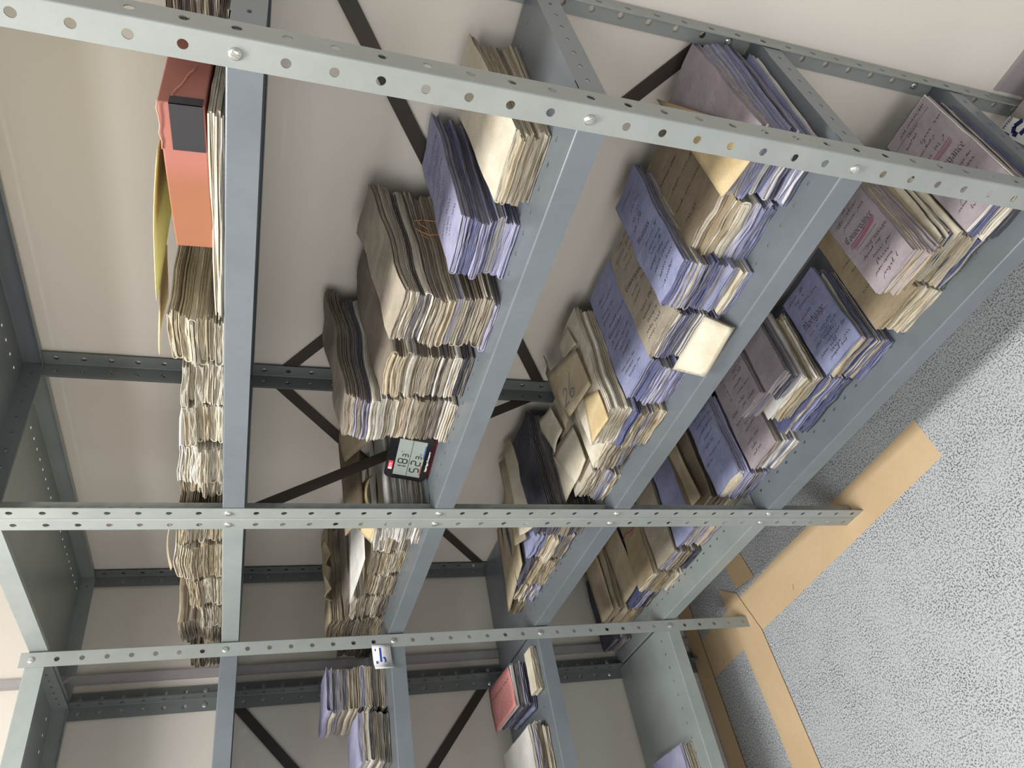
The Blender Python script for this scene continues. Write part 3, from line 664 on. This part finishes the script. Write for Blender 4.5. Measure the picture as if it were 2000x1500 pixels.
sheet('envelope', zq([(-.052, .311), (.041, .283), (.062, .196), (-.004, .181)], z3+.086), PM('cream'), 'cream envelope with pointed flap right of the slate-black pile', 'envelope', GE, .0015, bumpy=.005)
sheet('envelope', zq([(-.02, .184), (.105, .176), (.123, .068), (.045, .060)], z3+.081), PM('ivory'), 'pale cream envelope at the front left of the 26 pile', 'envelope', GE, .002, bumpy=.004)
sheet('envelope', zq([(-.030, .205), (.050, .190), (.040, .070), (-.030, .060)], [z3+.080, z3+.0785, z3+.0765, z3+.078]), PM('cream'), 'lowest cream envelope overhanging the doubled posts side', 'envelope', GE, .0014, bumpy=.001)
sheet('folded_sheet', zq([(.265, .119), (.325, .085), (.327, .012), (.244, .018)], z3+.1295), PM('manila'), 'small manila sheet at the front of the 26 pile', 'paper sheet', None, .001)
sheet('envelope', zq([(.445, .042), (.572, .046), (.590, .002), (.480, -.006)], [z3+.034, z3+.034, z3+.006, z3+.006]), PM('ivory'), 'loose ivory envelope slipping off the front of the lower-middle shelf', 'envelope', None, .010, bumpy=.002)
# envelopes left of the slate pile and over the far piles
sheet('envelope', zq([(-.205, .345), (-.160, .340), (-.155, .075), (-.215, .085)], [z3+.125, z3+.118, z3+.105, z3+.125]), PM('cream'), 'long cream envelope standing left of the slate-black pile', 'envelope', None, .003, bumpy=.005)
sheet('envelope', zq([(-.275, .345), (-.215, .335), (-.222, .080), (-.290, .100)], [z3+.117, z3+.112, z3+.108, z3+.112]), PM('tan'), 'tan envelope across the first pile beyond the doubled posts', 'envelope', None, .003, bumpy=.005)
sheet('envelope', zq([(-.600, .33), (-.30, .30), (-.33, .07), (-.640, .078)], [z3+.035, z3+.095, z3+.088, z3+.034]), PM('tan'), 'large tan envelope sloping down over the far lower-middle piles', 'envelope', None, .003, bumpy=.004)
# upper-middle shelf: things behind the thermometer
z2 = ZT(2)
sheet('envelope', [(-.040, .030, z2+.100), (-.046, .14, z2+.104), (-.160, .17, z2+.135), (-.150, .03, z2+.098)], PM('manila'), 'manila envelope with curled flap behind the thermometer', 'envelope', None, .0015, curl=.018)
sheet('envelope', [(.005, .20, z2+.105), (.012, .30, z2+.115), (-.10, .33, z2+.160), (-.10, .21, z2+.155)], PM('tan'), 'upright tan envelope behind the dark diagonal brace', 'envelope', None, .0015, curl=.01)
sheet('folder', [(-.060, .05, z2+.125), (-.060, .30, z2+.128), (-.150, .32, z2+.158), (-.150, .05, z2+.150)], PM('brown'), 'brown folder above the black and white pile', 'folder', None, .004, bumpy=.004)
sheet('paper_strip', [(-.250, .05, z2+.098), (-.225, .28, z2+.098), (-.24, .30, z2+.128), (-.475, .045, z2+.105)], PM('white'), 'thin white paper strip lying along the far upper-middle piles', 'paper strip', None, .0008, bumpy=.002)
for i, (x, y, zz, lb) in enumerate([(-.56, .20, .132, 'curled tan paper scrap on the tall brown pile, rear one'), (-.60, .12, .128, 'curled tan paper scrap on the tall brown pile, front one')]):
    sheet('paper_scrap', [(x, y, z2+zz), (x+.05, y+.01, z2+zz+.012), (x+.045, y+.06, z2+zz+.02), (x-.02, y+.05, z2+zz+.012)], PM('tan' if i else 'parchment'), lb, 'paper scrap', None, .001, curl=.012, bumpy=.01)
# bottom shelf envelopes
z4 = ZT(4)
sheet('envelope', zq([(-.530, .31), (-.500, .10), (-.615, .085), (-.640, .30)], [z4+.075, z4+.070, z4+.068, z4+.075]), PM('tan'), 'creased tan envelope with torn edge left of the red-string packet', 'envelope', None, .003, bumpy=.006)
sheet('envelope', zq([(-.660, .31), (-.640, .08), (-.735, .08), (-.760, .30)], z4+.099), PM('tan'), 'tan envelope with stepped flap on the pile by the corner post', 'envelope', None, .003, bumpy=.004)
sheet('envelope', zq([(-.062, .315), (-.042, .090), (-.085, .088), (-.105, .30)], z4+.106), PM('tan'), 'narrow grey-tan envelope on the brown bottom-shelf pile', 'envelope', None, .003, bumpy=.006)
# ---- orange book with black label
z1 = ZT(1)
def prism(pts, d0, d1, f):
    n = len(pts); vs = [f(p, d0) for p in pts]+[f(p, d1) for p in pts]
    return vs, [tuple(range(n)), tuple(range(2*n-1, n-1, -1))]+[(i, n+i, n+(i+1) % n, (i+1) % n) for i in range(n)]
def book_cover_mat():
    m, n, l, b = base_mat('orange_book_cloth'); v = coords(n, l)
    g_ = N(n, 'ShaderNodeSeparateXYZ'); l.new(v, g_.inputs[0])
    r_ = ramp(n, l, g_.outputs[0], [(.0, (0, 0, 0, 1)), (.03, (1, 1, 1, 1))])
    orange = mixc(n, l, noise(n, l, v, 20, 4), lin((160, 104, 74)), lin((148, 94, 66)))
    red = mixc(n, l, noise(n, l, v, 20, 4), lin((176, 112, 98)), lin((162, 100, 88)))
    col = mixc(n, l, r_, orange, red); l.new(col, b.inputs['Base Color']); b.inputs['Roughness'].default_value = .7
    bump(n, l, b, noise(n, l, v, 700, 2), .2, .0004); return m
BK = book_cover_mat()
bk = empty('box_file', (.725, .012, z1+.0165), 'orange-red box file with a black label lying on ragged white papers', 'box file'); bk.rotation_euler = (0, -.05, 0)
f = lambda x, y, z: (x, y, z)
bw = .098
vs = []; fs = []
def addb(q0, q1, q2, q3, q4, q5, q6, q7):
    i = len(vs); vs.extend([q0, q1, q2, q3, q4, q5, q6, q7])
    fs.extend([(i, i+1, i+2, i+3), (i+7, i+6, i+5, i+4), (i, i+4, i+5, i+1), (i+1, i+5, i+6, i+2), (i+2, i+6, i+7, i+3), (i+3, i+7, i+4, i)])
# spine along the front, slightly bowed; top slopes a little
K = 8; vs = []; fs = []
for i in range(K+1):
    u = i/K; x = -bw + 2*bw*u + .004; y = -.003*math.sin(math.pi*u); zt_ = .045+.003*u
    vs += [(x, y, 0), (x, y, zt_), (x, y+.19, zt_+.002), (x, y+.19, 0)]
for i in range(K):
    a = 4*i; fs += [(a, a+4, a+5, a+1), (a+1, a+5, a+6, a+2), (a+2, a+6, a+7, a+3), (a+3, a+7, a+4, a)]
fs += [(0, 1, 2, 3), (4*K+3, 4*K+2, 4*K+1, 4*K)]
body_ = link('cover', vs, fs, BK, bk)
bm = body_.modifiers.new('b', 'BEVEL'); bm.width = .0015; bm.segments = 2; bm.limit_method = 'ANGLE'
LBL = plain('black_label', (48, 47, 50), .6)
m = MB(); m.box(.046, .1032, -.0040, -.0029, .0015, .036); m.box(bw+.0042, bw+.0052, -.0040, .012, .0015, .036); m.build('spine_label', LBL, bk)
THR = plain('pale_thread', (214, 160, 140), .9)
def tube(name, pts, r, mat, parent, n=6):
    o0 = parent.location if parent else Vector(); vs, fs = [], []; P_ = [Vector(p) for p in pts]
    for i, p in enumerate(P_):
        t = (P_[min(i+1, len(P_)-1)]-P_[max(0, i-1)]).normalized(); a = t.orthogonal().normalized(); b = t.cross(a)
        for j in range(n):
            q = 2*math.pi*j/n; vs.append(p-o0+a*(math.cos(q)*r)+b*(math.sin(q)*r))
    for i in range(len(P_)-1):
        for j in range(n): fs.append((i*n+j, i*n+(j+1) % n, (i+1)*n+(j+1) % n, (i+1)*n+j))
    fs += [tuple(range(n)), tuple(range((len(P_)-1)*n, len(P_)*n))]
    return link(name, vs, fs, mat, parent, True)
bx = bk.location
tube('loose_thread', [(bx.x+bw+.0055, bx.y+.012+.012*i, bx.z+.034-.003*i+.001*math.sin(i*2)) for i in range(7)], .0007, THR, bk)
tube('frayed_edge', [(bx.x+.045+.01*i, bx.y-.003, bx.z+.0475+.0012*math.sin(i*4)) for i in range(7)], .0008, THR, bk)
# yellow sheet and envelope standing up behind / over the top
YEL = paper('yellow_paper', (246, 240, 160), (240, 232, 146), .2)
sheet('yellow_sheet', [(.765, .014, z1+.0705), (.520, .024, z1+.086), (.56, .22, z1+.083), (.73, .22, z1+.0715)], YEL, 'yellow sheet sticking up behind the orange box file', 'paper sheet', None, .0012, curl=.0035, bumpy=.001)
sheet('envelope', [(.485, .045, z1+.086), (.475, .20, z1+.094), (.400, .16, z1+.092), (.400, .035, z1+.088)], PM('manila'), 'peach envelope on the top-shelf pile beside the yellow sheet', 'envelope', None, .002, curl=.004)
sheet('paper_scrap', [(-.245, .04, z1+.098), (-.20, .14, z1+.104), (-.27, .17, z1+.112), (-.285, .05, z1+.104)], PM('tan'), 'bent tan scrap on the second pile left of the doubled posts', 'paper scrap', None, .001, curl=.01)
# crumpled paper roll on the top shelf in the corner
def crumple(name, c, r, mat, label, cat, sc_=(1, 1, 1)):
    import bmesh
    bm_ = bmesh.new(); bmesh.ops.create_icosphere(bm_, subdivisions=4, radius=1)
    sd = R.random()*30
    for v in bm_.verts:
        p = v.co.copy(); q = 1+.22*math.sin(p.x*5+sd)*math.sin(p.y*6+sd)+.12*math.sin(p.z*11+p.x*9+sd)+.08*abs(math.sin(p.x*17+p.y*13))
        v.co = Vector((p.x*r*q*sc_[0], p.y*r*q*sc_[1], p.z*r*q*sc_[2]))
    mz = min(v.co.z for v in bm_.verts)
    me = bpy.data.meshes.new(name); bm_.to_mesh(me); bm_.free(); me.materials.append(mat)
    o = bpy.data.objects.new(name, me); C.objects.link(o); o.location = (c[0], c[1], c[2]-mz)
    return tag(o, label, cat)
crumple('crumpled_paper', (-.690, .085, z1+.0008), .024, PM('tan'), 'crumpled tan paper ball at the far end of the top shelf', 'crumpled paper', (1.1, 1.8, .8))
# string ties
STR = plain('orange_string', (196, 134, 92), .9); RSTR = plain('red_string', (150, 48, 58), .8)
xr = s2c.o.x+s2c.w/2
base = s2c.docs[-1][0]
def on_side(yy, zz): return s2c.warp(s2c.w/2+.0052, yy, zz)
loop = [on_side(.165+.020*math.sin(t*.7), .085+.024*math.cos(t*.7)) for t in range(10)]
st_ = tube('tie_string', loop, .0008, STR, None); tag(st_, 'orange string looped on the side of the tall upper-middle pile', 'string')
tube('loose_end', [on_side(.135+.007*i, .092+.006*math.sin(i*1.4)) - st_.location for i in range(8)], .0008, STR, None).parent = st_
def strap_string(s, fy, mat, label):
    pts = []
    for i in range(13): pts.append(s.ontop((-.5+i/12)*s.w*.99, s.d*fy+.006*math.sin(i*.6), .0016))
    o = tube('red_string', pts, .0010, mat, None); tag(o, label, 'string')
    k_ = [s.ontop(.035+.006*math.cos(t), s.d*fy+.005*math.sin(t*1.7), .0030) for t in range(12)]
    tube('knot', k_, .0010, mat, None).parent = o
strap_string(s4l, .62, RSTR, 'red string tied round the brown parchment packet')
# ---- pink notebook on the left-wall unit
PK = PM('pink')
pk = empty('notebook', (-.722, -.126, z3+.053), 'pink handwritten notebook on the left-wall unit', 'notebook')
sheet('cover', [(-.628, -.178, z3+.062), (-.640, -.070, z3+.062), (-.835, -.062, z3+.066), (-.830, -.185, z3+.064)], PK, None, None, parent=pk, th=.0012, bumpy=.003)
m = MB(); m.box(-.827+.722, -.632+.722, -.178+.126, -.068+.126, 0.001, .0088); m.build('pages', PM('white'), pk)
m = MB(); m.box(-.660+.722, -.628+.722, -.070+.126, -.0655+.126, .001, .0098); m.build('spine_tape', plain('grey_tape', (96, 104, 118), .6), pk)
segs_v, segs_f = [], []
for i in range(12):
    y = -.075-.0085*i; x = -.645; px = None
    while x > -.81:
        nx_ = x-R.uniform(.0015, .003); ny = y+R.uniform(-.0018, .0018)
        if px is not None and R.random() < .86:
            q = len(segs_v); w_ = .0003 if i not in (3,) else .0010
            segs_v += [(px[0]+.722, px[1]+w_+.126, .0165), (px[0]+.722, px[1]-w_+.126, .0165), (nx_+.722, ny-w_+.126, .0165), (nx_+.722, ny+w_+.126, .0165)]; segs_f.append((q, q+1, q+2, q+3))
        px = (nx_, ny); x = nx_
link('handwriting', segs_v, segs_f, plain('red_brown_ink', (120, 60, 66), .8), pk)
# ---- numbered card at the front of the left-wall unit
cw = empty('number_card', (XC+.0035, -.052, z2+.0005), 'white card with a blue marker number clipped behind the corner post', 'card')
vs = []; n_ = 8
for lay in (0, .0007):
    for i in range(n_+1):
        u = i/n_; y = .022-.066*u; bend = .012*max(0, u-.72)**1.2*6
        for zz in (0, .046): vs.append((lay+bend*(1 if zz else 1), y, zz-(.004*u)))
L2 = 2*(n_+1); fs = []
for i in range(n_):
    a = 2*i; fs += [(a, a+1, a+3, a+2), (L2+a, L2+a+2, L2+a+3, L2+a+1), (a, a+2, L2+a+2, L2+a), (a+1, L2+a+1, L2+a+3, a+3)]
fs += [(0, L2, L2+1, 1), (2*n_, 2*n_+1, L2+2*n_+1, L2+2*n_)]
link('card', vs, fs, plain('white_card', (240, 240, 240), .5), cw, True)
def yzstroke(parent, pts, x, wd, mat, name='marker_number'):
    vs, fs = [], []
    for a, b in zip(pts, pts[1:]):
        dy, dz = b[0]-a[0], b[1]-a[1]; L = math.hypot(dy, dz); py, pz = -dz/L*wd, dy/L*wd; i = len(vs)
        vs += [(x, a[0]+py, a[1]+pz), (x, a[0]-py, a[1]-pz), (x, b[0]-py, b[1]-pz), (x, b[0]+py, b[1]+pz)]; fs.append((i, i+1, i+2, i+3))
    link(name, vs, fs, mat, parent)
yzstroke(cw, [(.014, .026), (-.022, .024)], .0012, .0024, NAVY)
yzstroke(cw, [(-.010, .018), (-.016, .013), (-.024, .014)], .0012, .0022, NAVY)
yzstroke(cw, [(-.020, .036), (-.027, .034)], .0030, .0018, NAVY)
yzstroke(cw, [(.012, .038), (.006, .038)], .0012, .0012, INK)
# ---- card and carton on the floor beyond the right-hand end
cb = MB(); cb.box(.868, 1.02, .225, .326, 0, .112)
cbo = cb.build('carton', plain('grey_card', (150, 143, 138), .8)); tag(cbo, 'small grey carton on the floor beyond the right end of the shelves', 'carton')
tc = empty('name_tag', (.895, .275, .1135), 'white card with dark blue number on the grey carton', 'card')
vs = [(x, y, z) for z in (0, .001) for x, y in ((-.030, .050), (.003, .050), (.030, -.045), (-.012, -.045))]
link('card', vs, [(0, 1, 2, 3)[::-1], (4, 5, 6, 7)[::-1], (0, 1, 5, 4), (1, 2, 6, 5), (2, 3, 7, 6), (3, 0, 4, 7)], plain('white_card', (240, 240, 240), .5), tc)
def flat(parent, pts, z, wd, mat, name='marker_number'):
    vs, fs = [], []
    for a, b in zip(pts, pts[1:]):
        dx, dy = b[0]-a[0], b[1]-a[1]; L = math.hypot(dx, dy); px, py = -dy/L*wd, dx/L*wd; i = len(vs)
        vs += [(a[0]+px, a[1]+py, z), (a[0]-px, a[1]-py, z), (b[0]-px, b[1]-py, z), (b[0]+px, b[1]+py, z)]; fs.append((i, i+1, i+2, i+3))
    link(name, vs, fs, mat, parent)
DN = plain('dark_navy_marker', (24, 34, 92), .6)
flat(tc, [(.012, .020), (-.004, .026), (-.014, .018), (-.012, .008)], .0013, .0045, DN)
flat(tc, [(-.008, .004), (.006, .002), (.012, -.012), (.004, -.024), (-.008, -.024)], .0013, .0045, DN)
flat(tc, [(-.022, .036), (-.020, .022)], .0013, .0012, INK)
def text(parent, s_, size, mat, loc, rotm, name='lettering', bold=0):
    cu = bpy.data.curves.new(name, 'FONT'); cu.body = s_; cu.size = size; cu.offset = bold; cu.align_x = 'LEFT'
    t = bpy.data.objects.new(name, cu); C.objects.link(t)
    dg = bpy.context.evaluated_depsgraph_get(); me = bpy.data.meshes.new_from_object(t.evaluated_get(dg))
    C.objects.unlink(t); bpy.data.objects.remove(t)
    me.materials.clear(); me.materials.append(mat)
    o = bpy.data.objects.new(name, me); C.objects.link(o); o.parent = parent; o.location = loc; o.rotation_euler = rotm
    return o
text(tc, 'WYED', .0085, INK, (-.020, .0405, .0013), (0, 0, 0), bold=.0002)
# ---- digital thermometer
BLK = plain('black_plastic', (22, 22, 26), .3); REDP = plain('dark_red_plastic', (128, 28, 44), .35)
LCD = plain('lcd_grey', (150, 158, 152), .35); SEG = plain('lcd_segment', (36, 44, 42), .5)
WHT = plain('white_print', (235, 235, 235), .5)
th = empty('digital_thermometer', (.066, .094, z2+.0012), 'black and red digital thermometer reading 18.3 and 52.3 on the shelf', 'thermometer', rot=.12)
th.rotation_euler = (-.2, 0, .12)
def rbox(x0, x1, y0, y1, z0, z1, r, name, mat, parent, K=6):
    pts = []
    for cx_, cz_, a0 in ((x1-r, z1-r, 0), (x0+r, z1-r, 90), (x0+r, z0+r, 180), (x1-r, z0+r, 270)):
        for i in range(K+1):
            a = math.radians(a0+90*i/K); pts.append((cx_+r*math.cos(a), cz_+r*math.sin(a)))
    n = len(pts); vs = [(x, y0, z) for x, z in pts]+[(x, y1, z) for x, z in pts]
    fs = [tuple(range(n)), tuple(range(2*n-1, n-1, -1))]+[(i, n+i, n+(i+1) % n, (i+1) % n) for i in range(n)]
    o = link(name, vs, fs, mat, parent); b = o.modifiers.new('b', 'BEVEL'); b.width = .0012; b.segments = 2; b.limit_method = 'ANGLE'
    return o
TW, TH_ = .066, .094
rbox(-TW, TW, 0, .010, 0.006, TH_, .014, 'front_case', BLK, th)
rbox(-TW+.0005, TW+.001, .0102, .026, 0, TH_-.006, .013, 'back_case', REDP, th)
SX, SZ0, SZ1 = .052, .020, .076
m = MB(); m.box(-SX, SX, -.0012, .0, SZ0, SZ1); scn = m.build('screen', LCD, th)
m = MB(); m.box(-SX, SX, -.0016, -.0012, .0478, .0486); m.build('divider_line', SEG, scn)
def seg7(mb, d, x, z, w_, h_, t):
    S = {'a': (0, 1, 1, 1), 'b': (1, 1, 1, .5), 'c': (1, .5, 1, 0), 'd': (0, 0, 1, 0), 'e': (0, .5, 0, 0), 'f': (0, 1, 0, .5), 'g': (0, .5, 1, .5)}
    T = {'1': 'bc', '8': 'abcdefg', '3': 'abgcd', '5': 'afgcd', '2': 'abged'}[d]
    for q in T:
        a, b, c, e = S[q]; x0, z0, x1, z1 = x+min(a, c)*w_, z+min(b, e)*h_, x+max(a, c)*w_, z+max(b, e)*h_
        if x0 == x1: mb.box(x0-t, x0+t, -.0017, -.0012, z0+t*.7, z1-t*.7)
        else: mb.box(x0+t*.7, x1-t*.7, -.0017, -.0012, z0-t, z0+t)
mb = MB()
seg7(mb, '1', -.034, .0525, .010, .018, .0012); seg7(mb, '8', -.016, .0525, .012, .018, .0012); seg7(mb, '3', .003, .0525, .008, .011, .0009)
seg7(mb, '5', -.038, .0255, .012, .018, .0012); seg7(mb, '2', -.017, .0255, .012, .018, .0012); seg7(mb, '3', .002, .0255, .008, .011, .0009)
mb.build('digits', SEG, scn)
text(scn, '%', .007, plain('lcd_blue_print', (70, 84, 170), .5), (.014, -.0016, .0255), (math.pi/2, 0, 0), 'percent_sign')
text(scn, '°c', .006, SEG, (.014, -.0016, .064), (math.pi/2, 0, 0), 'unit_sign')
m = MB(); m.box(.004, .042, -.0016, -.0012, .0205, .0225); m.build('blue_bar', plain('blue_bar', (64, 92, 180), .5), scn)
m = MB(); m.box(-.045, -.016, -.0016, -.0012, .0205, .0225); m.build('red_bar', plain('red_bar', (176, 60, 60), .5), scn)
m = MB(); m.box(-.040, -.015, -.0008, .0, .0795, .0885); lg = m.build('logo_plate', plain('logo_red', (226, 70, 84), .4), th)
text(lg, 'ETI', .0075, WHT, (-.031, -.0010, .0813), (math.pi/2, 0, 0), bold=.0001)
m = MB(); m.box(-.039, -.033, -.0010, -.0008, .0805, .0875); m.build('logo_mark', WHT, lg)
text(th, 'Digital Hygro-Thermometer', .0052, WHT, (-.032, -.0003, .0095), (math.pi/2, 0, 0), bold=.0002)
